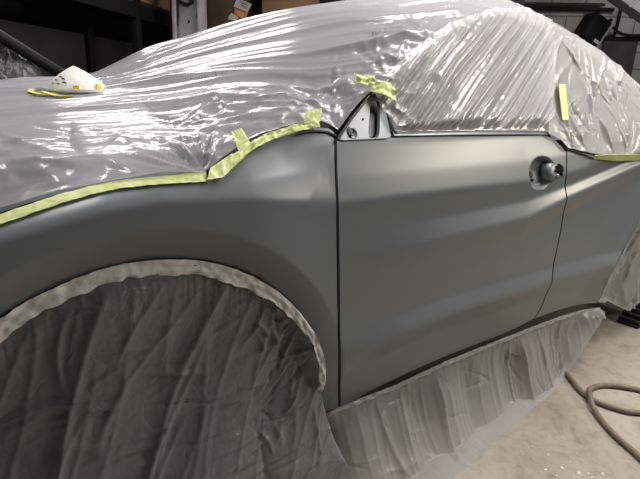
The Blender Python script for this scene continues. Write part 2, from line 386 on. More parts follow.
# rear door, up to the rear wheel arch
rl = [(534.3, 318.6), (541.2, 308.6), (547.2, 294.8), (552.7, 273.6), (557.7, 249.7), (562.2, 225.7), (565.7, 199.8), (567.2, 175), (567.2, 151)]
rb = [(534.3, 318.6), (560, 309.5), (580, 304.5), (596, 303)]
rt = [(567.2, 151), (585, 153.5), (605, 157), (640, 155), (655, 153)]
rrg = [(596, 303), (601, 297), (612, 273), (625, 247), (640, 222), (652, 195), (655, 153)]
V = surf(coons(xz(rb), xz(rt), edge(rl), xz(rrg), 160, 150)); grid('rear_door', hem(V), 'primer', car)
# rear quarter panel (under the film)
th = np.linspace(2.75, .1, 60); qo = np.array([(max(2.60+1.05*math.cos(t), 1.9), ACZ+.78*math.sin(t)) for t in th]); qi = np.array([(2.60+.47*math.cos(t), ACZ+.47*math.sin(t)) for t in th])
Q = qi[:, None]*(1-np.linspace(0, 1, 14))[None, :, None]+qo[:, None]*np.linspace(0, 1, 14)[None, :, None]
V = surf(Q, -.012); grid('quarter_panel', V, 'primer', car, flip=True)
# sill and the dark inner shell seen through the gaps
XS = np.linspace(.40, 2.05, 40); V = np.stack([np.stack([XS, np.full(40, y), np.full(40, z)], -1) for y, z in [(.18, .36), (.118, .345), (.104, .30), (.102, .255), (.112, .215), (.18, .20)]], 1)
grid('sill', V, 'black_trim', car)
XS = np.linspace(.33, 2.1, 60); ZS = np.linspace(.26, 1.03, 30); XX, ZZ = np.meshgrid(XS, ZS, indexing='ij')
grid('inner_shell', np.stack([XX, g(XX, ZZ)*0+np.maximum(g(XX, ZZ)+.05, .07), ZZ], -1), 'inner_dark', car)

# mirror mounting plate at the front corner of the window
mp = empty('mirror_mount', (0, 0, 0)); mp.parent = fd; mp.matrix_parent_inverse = parent_matrix(fd).inverted()
def plate(name, outline, holes, off, depth, mat, parent):
    bm = bmesh.new(); es = []
    for lp in [outline]+holes:
        vs = [bm.verts.new(tuple(hit(u, v, off))) for u, v in lp]
        es += [bm.edges.new((vs[i], vs[(i+1) % len(vs)])) for i in range(len(vs))]
    bmesh.ops.triangle_fill(bm, edges=es, use_beauty=True)
    r = bmesh.ops.extrude_face_region(bm, geom=list(bm.faces)); bmesh.ops.translate(bm, vec=(0, depth, 0), verts=[x for x in r['geom'] if isinstance(x, bmesh.types.BMVert)])
    return bm_obj(name, bm, mat, parent)
def rrect(pts, k=6, f=.3):
    P = np.array(pts, float); out = []; n_ = len(P)
    for i in range(n_):
        a, b, c = P[i-1], P[i], P[(i+1) % n_]; p0 = b+(a-b)*f; p1 = b+(c-b)*f
        for t in np.linspace(0, 1, k): out.append(tuple((1-t)**2*p0+2*t*(1-t)*b+t*t*p1))
    return out
slot = rrect([(370.5, 100), (380.5, 101.5), (379.5, 138), (368, 138)], 6, .28)
sail = rrect([(338.5, 140.5), (352, 120), (371, 96.5), (383, 97.5), (387, 117), (391.5, 138)], 4, .14)
plate('plate', sail, [slot], .006, .012, 'primer', mp)
plate('slot_back', rrect([(366, 98), (383, 99), (382, 140), (366, 140)], 3, .1), [], -.022, .004, 'black_trim', mp)
plate('inner_bracket', rrect([(369, 114), (374.5, 113), (375, 136), (369, 137)], 4, .2), [], -.012, .008, 'inner_grey', mp)
def ring(name, u, v, r0, r1, off, mat, parent, dep=.006):
    c = hit(u, v, off); V_ = []
    for i, (r, d) in enumerate([(r1, dep), (r1, 0), ((r0+r1)/2, -.002), (r0, 0), (r0, dep)]):
        V_.append([(c[0]+r*math.cos(t), c[1]+d+.45*r*math.sin(t), c[2]+r*math.sin(t)) for t in np.linspace(0, 2*math.pi, 25)])
    return grid(name, np.array(V_), mat, parent)
ring('bolt_boss', 352.5, 133, .010, .016, .008, 'primer', mp)
ring('bolt_boss', 352.5, 133, .0005, .010, .0065, 'inner_grey', mp)
ring('bolt_hole', 354.3, 130.5, .0003, .0036, .0105, 'black_trim', mp)
ring('bolt_hole', 350.8, 135.2, .0003, .0036, .0105, 'black_trim', mp)
ring('bolt_hole', 363.5, 119, .0003, .0024, .0085, 'black_trim', mp)
tube('gasket', hits(poly([(338, 140), (344, 130), (351, 119.5), (360, 108), (369, 97), (374, 94)], 30), .010), .0038, 'black_trim', mp, 8)
tube('gasket', hits(poly([(374, 94), (383, 96), (388, 101), (393, 106)], 16), .010), .0038, 'black_trim', mp, 8)
tube('pillar_trim', hits(poly([(385.5, 99), (388.5, 112), (391, 124), (396, 134)], 20), .004), .006, 'primer', mp, 8)

# ---------------------------------------------------------------- upper body height field  z = h(X, Y)
rail_px = [(385, 86), (420, 57), (454, 32), (496, 15), (526, 13), (560, 28), (598, 51), (623, 71), (640, 86)]
near_px = [(0, 214), (58, 196), (120, 184), (160, 180), (205, 176), (230, 158), (248, 146), (264, 136), (294, 126), (314, 121), (328, 126), (338, 133), (345, 124), (352, 114), (362, 102), (372, 92)]
near = hits(near_px, .004); rail = hits(rail_px, .004)
ext = np.array([(2.6, .34, 1.16), (2.9, .40, 1.0)])
nb = np.vstack([[(-.75, .10, .80), (-.5, .06, .87)], near, rail, ext]); nb = nb[np.argsort(nb[:, 0])]
SX = [-.75, -.3, 0, .1, .3, .5, .77, 1.03, 1.4, 1.9, 2.3, 2.75]
SZ = [1.05, 1.13, 1.165, 1.185, 1.275, 1.355, 1.455, 1.518, 1.575, 1.56, 1.46, 1.28]
nbx = lambda X, k: np.interp(X, nb[:, 0], nb[:, k])
C = [tuple(p) for p in nb]
for x, z in zip(SX, SZ):
    for y in (.9, 1.2): C.append((x, y, z))
    yn, zn = float(nbx(x, 1)), float(nbx(x, 2)); wr = sst(.3, 1.0, x)
    C.append((x, yn+.12, zn+(.045*(1-wr)+.045*wr)*1.0)); C.append((x, yn+.32, zn+(z-zn)*(.55*(1-wr)+.72*wr)))
    C.append((x, 1.55, z-.09)); C.append((x, 1.78, z-.30))
C = np.array(C)
def tps(r): return np.where(r > 1e-9, r*r*np.log(r+1e-12), 0)
_n = len(C); K = tps(np.hypot(C[:, None, 0]-C[None, :, 0], C[:, None, 1]-C[None, :, 1]))+np.eye(_n)*4e-4
Pm = np.c_[np.ones(_n), C[:, :2]]; A = np.block([[K, Pm], [Pm.T, np.zeros((3, 3))]]); wts = np.linalg.solve(A, np.r_[C[:, 2], 0, 0, 0])
def h(X, Y):
    X = np.asarray(X, float); Y = np.asarray(Y, float); X, Y = np.broadcast_arrays(X, Y); out = wts[_n]+wts[_n+1]*X+wts[_n+2]*Y
    for i in range(_n): out = out+wts[i]*tps(np.hypot(X-C[i, 0], Y-C[i, 1]))
    return out
# hood, windscreen, roof, side glass below the film
def upper(name, x0, x1, drop, mat, parent, y0=.06, y1=1.70, nx=50, ny=40, edge=None):
    X = np.linspace(x0, x1, nx)[:, None]+np.zeros((1, ny)); s = np.linspace(0, 1, ny)[None]; Yn = nbx(X, 1)+y0
    if edge is not None: Yn = Yn+edge
    Y = Yn+(y1-Yn)*s; return grid(name, np.stack([X, Y, h(X, Y)-drop], -1), mat, parent)
upper('hood', -.72, .10, .035, 'primer', car)
upper('windscreen', .11, .98, .04, 'glass_dark', car)
upper('roof', .99, 2.7, .03, 'primer', car)
XS = np.linspace(.74, 2.3, 50); bz = np.full(50, 1.05); tz = nbx(XS, 2)-.03
ZZ = bz[:, None]*(1-np.linspace(0, 1, 16))[None]+np.maximum(tz, bz+.02)[:, None]*np.linspace(0, 1, 16)[None]
XX = XS[:, None]+0*ZZ; grid('side_window', np.stack([XX, g(XX, ZZ)+.022, ZZ], -1), 'glass_dark', car)
XS = np.linspace(1.44, 1.56, 4); ZZ = np.linspace(1.04, 1.44, 10)[None]+0*XS[:, None]; XX = XS[:, None]+0*ZZ
grid('door_pillar', np.stack([XX, g(XX, ZZ)+.014, ZZ], -1), 'primer', car)
# far flank, nose and tail close the body
XS = np.linspace(-.72, 2.75, 40); tz = h(XS, np.full(40, 1.70))-.04
V = np.stack([np.stack([XS, 1.70+.06*np.sin(t*math.pi)+0*XS, .25+(tz-.25)*t], -1) for t in np.linspace(0, 1, 10)], 1); grid('far_flank', V, 'primer', car, flip=True)
def endcap(name, x, sgn, mat):
    V = []
    for t in np.linspace(0, 1, 12):
        row = []
        for s in np.linspace(0, 1, 20):
            y = .10+1.6*s; zt = float(h(x, max(y, float(nbx(x, 1))+.05)))-.04
            row.append((x+sgn*(.16*math.sin(math.pi*s)**.5*math.sin(math.pi*t)**.6), y, .25+(zt-.25)*t))
        V.append(row)
    return grid(name, np.array(V), mat, car, flip=sgn > 0)
endcap('front_bumper', -.72, -1, 'primer'); endcap('tailgate', 2.72, 1, 'primer')
mesh_obj('underbody', [(-.5, .12, .22), (2.7, .12, .22), (2.7, 1.66, .22), (-.5, 1.66, .22)], [(0, 1, 2, 3)], 'inner_dark', car, False)
def wheel(cx, cy):
    wq = empty('wheel', (cx, cy, .335)); wq.parent = car; wq.matrix_parent_inverse = parent_matrix(car).inverted()
    prof = [(.23, -.10), (.30, -.105), (.328, -.08), (.335, 0), (.328, .08), (.30, .105), (.23, .10)]
    V = np.array([[(cx+r*math.cos(t), cy+d, .335+r*math.sin(t)) for r, d in prof] for t in np.linspace(0, 2*math.pi, 49)]); grid('tyre', V, 'rubber', wq)
    rim = grid('rim', np.array([[(cx+r*math.cos(t), cy+d, .335+r*math.sin(t)) for r, d in [(.235, -.09), (.22, -.085), (.205, -.03), (.2, .06)]] for t in np.linspace(0, 2*math.pi, 49)]), 'rim_metal', wq)
    for k in range(5):
        t = 2*math.pi*k/5+.3
        bm = box_bm((cx+.12*math.cos(t), cy-.06, .335+.12*math.sin(t)), (.2, .03, .05), Matrix.Rotation(-t, 3, 'Y')); bm_obj('spoke', bm, 'rim_metal', wq, bevel=.006)
wheel(-.08, .20); wheel(3.06, .20)

# ---------------------------------------------------------------- film over hood, windscreen and roof
nx, ny = 460, 300
Xg = np.linspace(-.74, 2.72, nx)[:, None]+np.zeros((1, ny)); s = (np.linspace(0, 1, ny)**1.35)[None]
Yn = nbx(Xg, 1); Yg = Yn+(1.80-Yn)*s
Zg = h(Xg, Yg); Zg = Zg+(nbx(Xg, 2)-Zg)*np.exp(-(Yg-Yn)/.03)
B0 = np.stack([Xg, Yg, Zg], -1); N = grid_normals(B0); N *= np.sign(N[..., 2:3]+1e-9)
cX = -.15*Xg-.36*np.maximum(Xg-.05, 0)+.2*np.maximum(Xg-1.0, 0)
Wv = Yg-cX
fade = sst(0, .10, Yg-Yn)
d = .022*ridge(Xg*.45+1, Wv*2.3, 1, 3)+.013*ridge(Xg*.6, Wv*5.2+.25*noise(Xg*1.5, Yg*1.5), 2, 3)+.0045*ridge(Xg*.8, Wv*12, 3, 2)
d += .0010*noise(Xg*2, Wv*34, 6)+.0016*ridge(Xg*1.2, Wv*26, 5, 2)
d *= .25+.75*fade
edgez = np.exp(-(Yg-Yn)/.09)
d += edgez*(.008*ridge(Xg*5, Yg*7+Xg*3, 7, 5)+.004*ridge(Xg*11, Yg*12-Xg*7, 8, 5))*sst(0, .03, Yg-Yn)
# gathered pinch where the tape steps up onto the fender
pc = nb[np.argmin(np.abs(nb[:, 0]-hit(212, 168)[0]))]; ra = np.hypot(Xg-pc[0], Yg-pc[1]); an = np.arctan2(Yg-pc[1], Xg-pc[0])
d += .013*np.exp(-((ra-.06)/.10)**2)*(np.abs(noise(an*3.2, ra*2, 11))*2)*sst(.0, .05, ra)
d += creases(Xg, Yg-Yn, 40, 5, (.40, 1.2, .02, .16), .007, .008, (.04, .12))*sst(.0, .05, Yg-Yn)+creases(Xg, Yg, 40, 6, (-.4, .45, .08, .32), .008, .008, (.05, .16))*sst(.0, .05, Yg-Yn)
d += .004
SA = B0+N*d[..., None]
shA = grid('masking_film', SA, 'film_hood', sharp=180); tag(shA, 'wrinkled clear plastic film draped over the hood, windscreen and roof', 'plastic sheet')
dg = bpy.context.evaluated_depsgraph_get()
bvhA = BVHTree.FromPolygons(SA.reshape(-1, 3).tolist(), grid_faces(nx, ny))
def hitA(u, v, off=0.0):
    dd = Vector(ray(u, v)).normalized(); loc, nrm, i, t = bvhA.ray_cast(Vector(CAM), dd)
    if loc is None: return np.array(atY(u, v, .5))
    return np.array(loc)-np.array(dd)*off

# ---------------------------------------------------------------- film over the side windows
def side_film(name, bot_px, top3, nu, nv, disp, mat, label, off=.012):
    bot = hits(bot_px, off); Bp, Tp = poly(bot, nu), poly(top3, nu); t = np.linspace(0, 1, nv)[None, :, None]
    G = Bp[:, None]*(1-t)+Tp[:, None]*t; X, Z = G[..., 0], G[..., 2]
    Yb = np.minimum(G[..., 1], g(X, Z)-off); G = np.stack([X, G[..., 1]*.35+Yb*.65, Z], -1)
    N = grid_normals(G); N *= -np.sign(N[..., 1:2]+1e-9)
    G = G+N*disp(X, Z, np.linspace(0, 1, nu)[:, None], t[..., 0])[..., None]
    o = grid(name, G, mat, sharp=180); return tag(o, label, 'plastic sheet'), G
def top_curve(px, off): return hits(px, off)
def dispF(X, Z, s, t):
    # pleats run from the front corner of the sill up towards the roof
    a = X*.56-(Z-1.06)*.86; a = a+.012*noise(X*3, Z*3, 21)
    p = .0160*ridge(a*34, (X*.86+Z*.5)*.5, 22, 1.3)+.0100*ridge(a*58, (X*.86+Z*.5)*.7, 23, 1.3)+.0016*noise(a*110, X*3+Z*2, 24)
    amp = sst(0, .1, t)*sst(1, .80, t)*(.25+.75*sst(0, .16, s))*(.3+.7*sst(1, .95, s)); edge = (1-sst(.0, .2, s))+sst(.82, 1, t)*.7
    return p*amp+edge*(.006*ridge(X*12, Z*16, 25, 3))+.0015*noise(X*30, Z*30, 26)
bw = [(394, 132), (430, 131), (480, 130.5), (520, 130.5), (545, 131), (556, 135)]
tw = [(372, 90), (380, 80), (414, 48), (449, 23), (494, 8), (526, 8), (552, 20)]
wfo, WF = side_film('masking_film', bw, top_curve(tw, .010), 340, 170, dispF, 'film_window', 'pleated clear plastic film stretched diagonally over the front door window')
def dispR(X, Z, s, t):
    p = .012*noise(X*3, Z*3, 34)+creases(X, Z, 60, 35, (1.4, 2.5, .98, 1.45), .016, .010, (.06, .22), (.5, 2.2))+creases(X, Z, 60, 36, (1.4, 2.5, .98, 1.45), .007, .006, (.03, .12))
    return p*(.35+.65*sst(0, .12, t)*sst(1, .9, t))
br = [(549, 134), (560, 139), (568, 148), (590, 153), (612, 156), (640, 153), (662, 150)]
tr_ = [(546, 20), (560, 27), (598, 50), (623, 70), (640, 85), (662, 108), (680, 130)]
wro, WR = side_film('masking_film', br, top_curve(tr_, .012), 200, 170, dispR, 'film_rear', 'crumpled milky plastic film over the rear door window', .02)
# crumpled film gathered behind the mirror plate
def bvh_of(G): n_, m_ = G.shape[:2]; return BVHTree.FromPolygons(G.reshape(-1, 3).tolist(), grid_faces(n_, m_))
bvhF, bvhR = bvh_of(WF), bvh_of(WR)
def hit_any(u, v, off=0.0):
    dd = Vector(ray(u, v)).normalized(); best = None
    for b in (bvhA, bvhF, bvhR):
        loc, nrm, i, t = b.ray_cast(Vector(CAM), dd)
        if loc is not None and (best is None or t < best[1]): best = (loc, t)
    p = hit(u, v)
    t2 = (p-CAM)@np.array(dd)
    if best is None or t2 < best[1]: return p-np.array(dd)*off
    return np.array(best[0])-np.array(dd)*off

# ---------------------------------------------------------------- tapes
def ribbon(name, lo, up, mat, label=None, cat=None, n=90, m=9, off=.004, wob=.0015, thick=.0015, parent=None, group=None, seed=40):
    L, U_ = poly(lo, n), poly(up, n); P = np.zeros((n, m, 3))
    t = np.linspace(0, 1, m)
    P = L[:, None]*(1-t)[None, :, None]+U_[:, None]*t[None, :, None]
    N = grid_normals(P); c = CAM-P; N *= np.sign((N*c).sum(-1, keepdims=True)+1e-9)
    s_ = np.linspace(0, 1, n)[:, None]*np.linalg.norm(L[-1]-L[0])
    P = P+N*(off+wob*(noise(s_*40, t[None]*2.5, seed)+.7*noise(s_*95, t[None]*3+3, seed+1)))[..., None]
    bk = P-N*thick; vs = np.concatenate([P.reshape(-1, 3), bk.reshape(-1, 3)]); k = n*m
    F = grid_faces(n, m); F += [tuple(i+k for i in f[::-1]) for f in grid_faces(n, m)]
    for i in range(n-1):
        F.append((i*m, i*m+k, (i+1)*m+k, (i+1)*m)); F.append((i*m+m-1, (i+1)*m+m-1, (i+1)*m+m-1+k, i*m+m-1+k))
    for j in range(m-1):
        F.append((j, j+1, j+1+k, j+k)); q_ = (n-1)*m; F.append((q_+j, q_+j+k, q_+j+1+k, q_+j+1))
    o = mesh_obj(name, vs, F, mat, parent, True, 60)
    return tag(o, label, cat, group)
H = lambda px, off=0.0: np.array([hit_any(u, v, off) for u, v in px])
HB = lambda px, off=0.0: hits(px, off)
ribbon('masking_tape', HB([(-12, 231), (0, 226.5), (25, 218), (58, 206.5), (90, 197), (120, 190.5), (160, 186), (206, 183)]),
       HB([(-12, 222), (0, 217), (25, 208), (58, 197), (90, 188.5), (120, 182.5), (160, 178.5), (206, 173.5)]), 'tape_green', 'long green masking tape strip along the hood edge of the fender', 'tape', 140, 9, .006, .0012)
ribbon('masking_tape', HB([(206, 183), (222, 180.5), (236, 167), (250, 153.5), (269, 143), (294, 134), (318, 129)]),
       H([(209, 171), (226, 160), (238, 153), (248, 146), (265, 136.5), (294, 126.5), (316, 118)]), 'tape_green', 'crumpled green tape strip rising along the fender towards the mirror mount', 'tape', 90, 9, .012, .004, seed=44)
ribbon('masking_tape', H([(238, 154), (252, 150)]), H([(231, 135), (241, 131)]), 'tape_green', 'short green tape tab slanting over the film above the fender step', 'tape', 20, 12, .010, .002, seed=46)
ribbon('masking_tape', H([(302, 126), (318, 124)]), H([(304, 113), (320, 111)]), 'tape_green', 'small green tape tab at the upper end of the fender tape strip', 'tape', 20, 8, .012, .002, seed=48)
ribbon('masking_tape', H([(352, 84), (362, 87), (371, 89)]), H([(353, 76), (362, 77), (372, 78)]), 'tape_green', 'crumpled green tape piece above and left of the mirror mount tip', 'tape', 26, 10, .014, .006, seed=50)
ribbon('masking_tape', H([(371, 95), (380, 99), (387, 101), (392, 104)]), H([(373, 87), (382, 86), (388, 87), (395, 92)]), 'tape_green', 'crumpled green tape piece capping the tip of the mirror mount', 'tape', 30, 10, .018, .006, seed=52)
ribbon('masking_tape', H([(560, 121), (566, 121)]), H([(556.5, 85), (563, 85)]), 'tape_green', 'upright green tape strip on the film between the two side windows', 'tape', 10, 26, .010, .0015, seed=54)
ribbon('masking_tape', HB([(592, 156.5), (612, 159.5), (640, 158.5), (656, 157)]), H([(593, 153), (612, 153), (640, 152.5), (656, 151)]), 'tape_green', 'thin green tape strip along the rear door window sill', 'tape', 50, 7, .012, .0015, seed=56)
tube('seal_strip', hits(poly([(566, 149), (572, 150.5), (582, 154), (592, 157.5), (612, 160.5), (640, 159.5)], 40), .004), .003, 'black_trim', car, 7)
tube('seal_strip', hits(poly([(296, 134.5), (306, 132), (318, 131), (328, 132), (336, 136)], 24), .004), .003, 'black_trim', car, 7)

# ---------------------------------------------------------------- film over the front wheel opening
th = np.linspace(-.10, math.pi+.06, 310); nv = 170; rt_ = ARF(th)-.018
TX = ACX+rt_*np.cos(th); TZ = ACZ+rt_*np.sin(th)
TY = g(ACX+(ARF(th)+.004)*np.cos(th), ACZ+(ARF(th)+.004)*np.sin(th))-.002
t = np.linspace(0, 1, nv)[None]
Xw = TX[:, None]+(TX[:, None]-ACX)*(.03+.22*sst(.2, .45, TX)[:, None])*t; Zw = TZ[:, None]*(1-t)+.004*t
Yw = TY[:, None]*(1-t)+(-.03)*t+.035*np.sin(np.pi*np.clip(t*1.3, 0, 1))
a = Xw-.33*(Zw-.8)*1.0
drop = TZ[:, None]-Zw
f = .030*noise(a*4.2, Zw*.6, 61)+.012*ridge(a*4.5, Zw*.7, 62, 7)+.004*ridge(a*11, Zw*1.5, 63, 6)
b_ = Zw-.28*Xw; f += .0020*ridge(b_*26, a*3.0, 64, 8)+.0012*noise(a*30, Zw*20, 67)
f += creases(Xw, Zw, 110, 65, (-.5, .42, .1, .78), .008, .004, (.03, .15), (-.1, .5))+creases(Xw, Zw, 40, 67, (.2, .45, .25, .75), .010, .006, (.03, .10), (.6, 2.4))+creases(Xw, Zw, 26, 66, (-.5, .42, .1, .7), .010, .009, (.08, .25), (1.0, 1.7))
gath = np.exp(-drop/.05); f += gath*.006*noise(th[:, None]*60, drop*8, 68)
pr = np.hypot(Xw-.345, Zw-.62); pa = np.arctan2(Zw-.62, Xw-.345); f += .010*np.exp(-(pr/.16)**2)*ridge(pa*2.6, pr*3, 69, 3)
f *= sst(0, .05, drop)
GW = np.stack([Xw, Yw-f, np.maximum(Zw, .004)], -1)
tag(grid('masking_film', GW, 'film_wheel_shaded', sharp=180), 'wrinkled plastic film, toned down for shade, hanging over the front wheel opening', 'plastic sheet')
# folded silver edge of that film, taped to the arch lip
th = np.linspace(-.10, math.pi-.02, 260); seg = []
def archp(r, dy): return np.stack([ACX+r*np.cos(th), g(ACX+(ARF(th)+.004)*np.cos(th), ACZ+(ARF(th)+.004)*np.sin(th))+dy, ACZ+r*np.sin(th)], 1)
wv = .006*noise(th*9, 0*th, 71)+.004*noise(th*26, 0*th, 72)
up_ = archp(ARF(th)+.003+.25*wv, -.004); lo_ = archp(ARF(th)-.016-.016*sst(.25, 1.1, th)+1.0*wv, -.002)
ribbon('masking_tape', lo_, up_, 'tape_grey', 'silvery grey tape band around the lip of the front wheel arch', 'tape', 240, 9, .004, .0045, seed=74)
# little torn strings along the arch lip
for i, (px) in enumerate([[(39, 318), (38, 312), (42, 311), (46, 307), (52, 300)], [(176, 268), (186, 267), (192, 264.5), (198, 266)], [(232, 267), (238, 266)]]):
    P = hits(poly(px, 10), .014); o = tube('film_thread', P, .0022, 'black_trim', None, 6)
    tag(o, ['dark torn film thread sticking out of the arch band at far left', 'dark torn film thread at the top of the wheel arch band', 'tiny dark film thread right of the top of the arch band'][i], 'thread', 'torn threads on the arch band')

# ---------------------------------------------------------------- film skirt under the doors
nu, nv = 340, 130
topS = hits(poly([(296, 442), (312, 424), (330, 411), (352, 401), (395, 384.5), (445, 361), (520, 331), (560, 316), (580, 310), (599, 307)], nu), .012)
topS = poly(topS, nu)
botS = spline([(.36, -.245, 0), (.6, -.205, 0), (.80, -.17, 0), (1.11, -.12, 0), (1.45, -.07, 0), (1.70, -.025, .0), (1.83, -.005, .07), (1.93, .005, .155), (2.0, .015, .24)], nu)
t = np.linspace(0, 1, nv)[None, :]; Xk = topS[:, :1]*(1-t)+botS[:, :1]*t
lift = sst(1.66, 1.9, botS[:, 0])[:, None]; sp = np.clip(t/.78, 0, 1)
zin = botS[:, 2:3]; Zk = topS[:, 2:3]*(1-sp)+zin*sp; Zk = np.where(t > .78, zin, Zk)
kq = .78; Zs = topS[:, 2:3]*(1-t)+zin*t; Yfold = topS[:, 1:2]+(-.02)*sst(0, 1, sp)
Yk = np.where(t < kq, topS[:, 1:2]+(botS[:, 1:2]*.42-topS[:, 1:2])*(sp**1.6), 0)+np.where(t >= kq, botS[:, 1:2]*(.42+.58*(t-kq)/(1-kq)), 0)
Zk = Zk*(1-lift)+Zs*lift; Yk = Yk*(1-lift)+(topS[:, 1:2]*(1-t)+botS[:, 1:2]*t)*lift
# soften the bend where it meets the floor
for _ in range(10):
    Zk[:, 1:-1] = .25*Zk[:, :-2]+.5*Zk[:, 1:-1]+.25*Zk[:, 2:]; Yk[:, 1:-1] = .25*Yk[:, :-2]+.5*Yk[:, 1:-1]+.25*Yk[:, 2:]
al = Xk+.03*noise(Xk*2.3, t*.6, 81)
f = .040*noise(al*6.5, t*.35, 82)+.014*ridge(al*8, t*.4, 83, 6)+.004*ridge(al*19, t*.7, 84, 5)
f += creases(Xk, t*.4, 40, 85, (.35, 2.0, .0, .35), .008, .006, (.03, .12))
f *= sst(0, .35, t)*(1-.55*sst(.8, 1, t)); f += .004*ridge(al*48, t*3, 86, 3)*np.exp(-t/.1)
on = sst(.70, .9, t)*(1-lift)
GS = np.stack([Xk, Yk-f*(1-on*.6), np.maximum(Zk+np.abs(f)*on*.45, .003)], -1)
tag(grid('masking_film', GS, 'film_skirt', sharp=180), 'pale plastic film skirt hanging from the sill to the concrete floor', 'plastic sheet')
# taped upper edge of the skirt
e0 = poly(GS[8:, 0], 160)+[0, -.002, 0]; e1 = e0+np.array([0, -.004, -.013])
ribbon('masking_tape', e1, e0, 'film_skirt', 'translucent tape edge holding the film skirt below the doors', 'tape', 160, 6, .002, .003, seed=88)

# ---------------------------------------------------------------- film over the rear wheel
nu, nv = 120, 120
tp = poly(hits([(601, 303), (606, 289), (614, 272), (626, 246), (640, 220), (655, 196), (672, 182), (690, 180)], .008), nu)
bt = spline([(2.03, .05, .27), (2.105, .055, .262), (2.238, .055, .205), (2.36, .05, .155), (2.50, .05, .165), (2.70, .05, .14), (3.1, .05, .14)], nu)
t = np.linspace(0, 1, nv)[None]; G = tp[:, None]*(1-t[..., None])+bt[:, None]*t[..., None]; X, Z = G[..., 0], G[..., 2]
f = .018*noise(X*5, Z*2.5, 93)+.014*ridge(X*6-Z*2, Z*1.2, 91, 6)+creases(X, Z, 60, 92, (1.95, 2.7, .05, .8), .014, .008, (.04, .16), (.4, 2.4))+creases(X, Z, 50, 94, (2.1, 2.7, .35, .8), .008, .005, (.02, .07))
G[..., 1] += .05*np.sin(np.pi*t)-f*sst(0, .08, t)
tag(grid('masking_film', G, 'film_skirt', sharp=180), 'crinkled plastic film around the rear wheel opening', 'plastic sheet')

# ---------------------------------------------------------------- dust mask on the hood film
base = hitA(70, 94); right = hitA(101, 90); mw = np.linalg.norm(right-base)*1.02
mk = empty('dust_mask', tuple(base)); tag(mk, 'white moulded dust mask with yellow straps lying on the hood film', 'dust mask')
ax = np.array([_cy, -_sy, 0]); ay = np.array([_sy, _cy, 0]); nt_, npz = 40, 18; V = []
for i in range(npz):
    f = i/(npz-1)
    for j in range(nt_):
        t = 2*math.pi*j/nt_; c, s_ = math.cos(t), math.sin(t)
        rxy = (1-f**1.55)**.95; hgt = f**.95
        x = mw*rxy*c*(1.02-.06*s_); y = mw*.80*rxy*s_
        z = mw*.88*hgt+.05*mw*math.cos(3*t+.6)*rxy*f
        x += -.16*mw*hgt
        V.append(base+ax*x+ay*(y+mw*.75)+np.array([0, 0, z+.004]))
V = np.array(V).reshape(npz, nt_, 3); V = np.concatenate([V, V[:, :1]], 1); cup = grid('cup', V, 'mask_white', mk, flip=True)
rim_ = np.stack([V[0]*1.0, V[0]+(V[0]-V[0].mean(0))*.07+[0, 0, .004], V[0]+(V[0]-V[0].mean(0))*.06+[0, 0, .010], V[1]+[0, 0, .001]]); grid('rim_flange', rim_, 'mask_white', mk)
def on_cup(t, f):
    i = f*(npz-1); j = (t % (2*math.pi))/(2*math.pi)*nt_; i0, j0 = int(i), int(j); return V[min(i0, npz-1), j0]*(1-(j-j0))+V[min(i0, npz-1), j0+1]*(j-j0)
def tabp(t, f, a, b, mat, name):
    p = on_cup(t, f); cen = V.reshape(-1, 3).mean(0)-np.array([0, 0, .03]); nn = (p-cen)/np.linalg.norm(p-cen); sx = np.cross(nn, [0, 0, 1]); sx /= np.linalg.norm(sx); sy2 = np.cross(sx, nn)
    bm = box_bm(p+nn*.001, (a, b, .004), Matrix((sx, sy2, nn)).transposed()); return bm_obj(name, bm, mat, mk, bevel=.001)
tabp(4.95, .12, .016, .022, 'mask_yellow', 'strap_tab'); tabp(5.75, .22, .018, .026, 'mask_yellow', 'strap_tab')
for k, (t_, f_) in enumerate([(4.1, .42), (4.25, .55), (4.45, .5), (4.3, .33), (4.0, .3), (4.55, .36)]): tabp(t_, f_, .012, .0025, 'mask_print', 'printed_mark')
sp_ = [hitA(52, 96, .006), hitA(42, 95.5, .008), hitA(33, 93.5, .008), hitA(30, 92, .006), hitA(36, 90.5, .006), hitA(50, 90, .008)]
def strap(pts, wd, mat, name):
    P = spline(pts, 40); T = np.gradient(P, axis=0); T /= np.linalg.norm(T, axis=1)[:, None]; S = np.cross(T, [0, 0, 1]); S /= np.linalg.norm(S, axis=1)[:, None]+1e-9
    W = np.stack([P-S*wd+[0, 0, .001], P-S*wd*.98+[0, 0, .004], P+S*wd*.98+[0, 0, .004], P+S*wd+[0, 0, .001], P-S*wd+[0, 0, .001]], 1); return grid(name, W, mat, mk)
strap(sp_, .007, 'mask_yellow', 'strap')
strap([hitA(44, 93, .01), hitA(54, 96, .008), hitA(64, 97.5, .008), hitA(72, 97.5, .008)], .011, 'mask_yellow', 'strap')
strap([hitA(28, 90, .008), hitA(38, 89, .012), hitA(50, 89.5, .016)], .006, 'mask_white', 'strap')

# ---------------------------------------------------------------- floor things
def floor_path(px, z, n): return spline([tuple(atZ(u, v, z)) for u, v in px], n)
hp = floor_path([(560, 366), (569, 376), (580, 390), (592, 399), (610, 406.5), (632, 412), (660, 412), (690, 402), (680, 393), (650, 391.5), (630, 388), (612, 385.5), (598, 386), (589, 391), (589.5, 401), (597, 414), (612, 432), (632, 450), (655, 470), (700, 500), (790, 540), (900, 560)], .012, 260)
hp[:, 2] = .012
i0 = np.argmin(np.linalg.norm(hp[140:]-hp[np.argmin(np.linalg.norm(hp[:70]-atZ(590, 398, .012), axis=1))], axis=1))+140
hp[:, 2] += .022*np.exp(-((np.arange(260)-i0)/7.0)**2)
tag(tube('air_hose', hp, .0105, 'hose_tan', None, 10), 'tan rubber air hose looping on the concrete floor beside the skirt', 'hose')
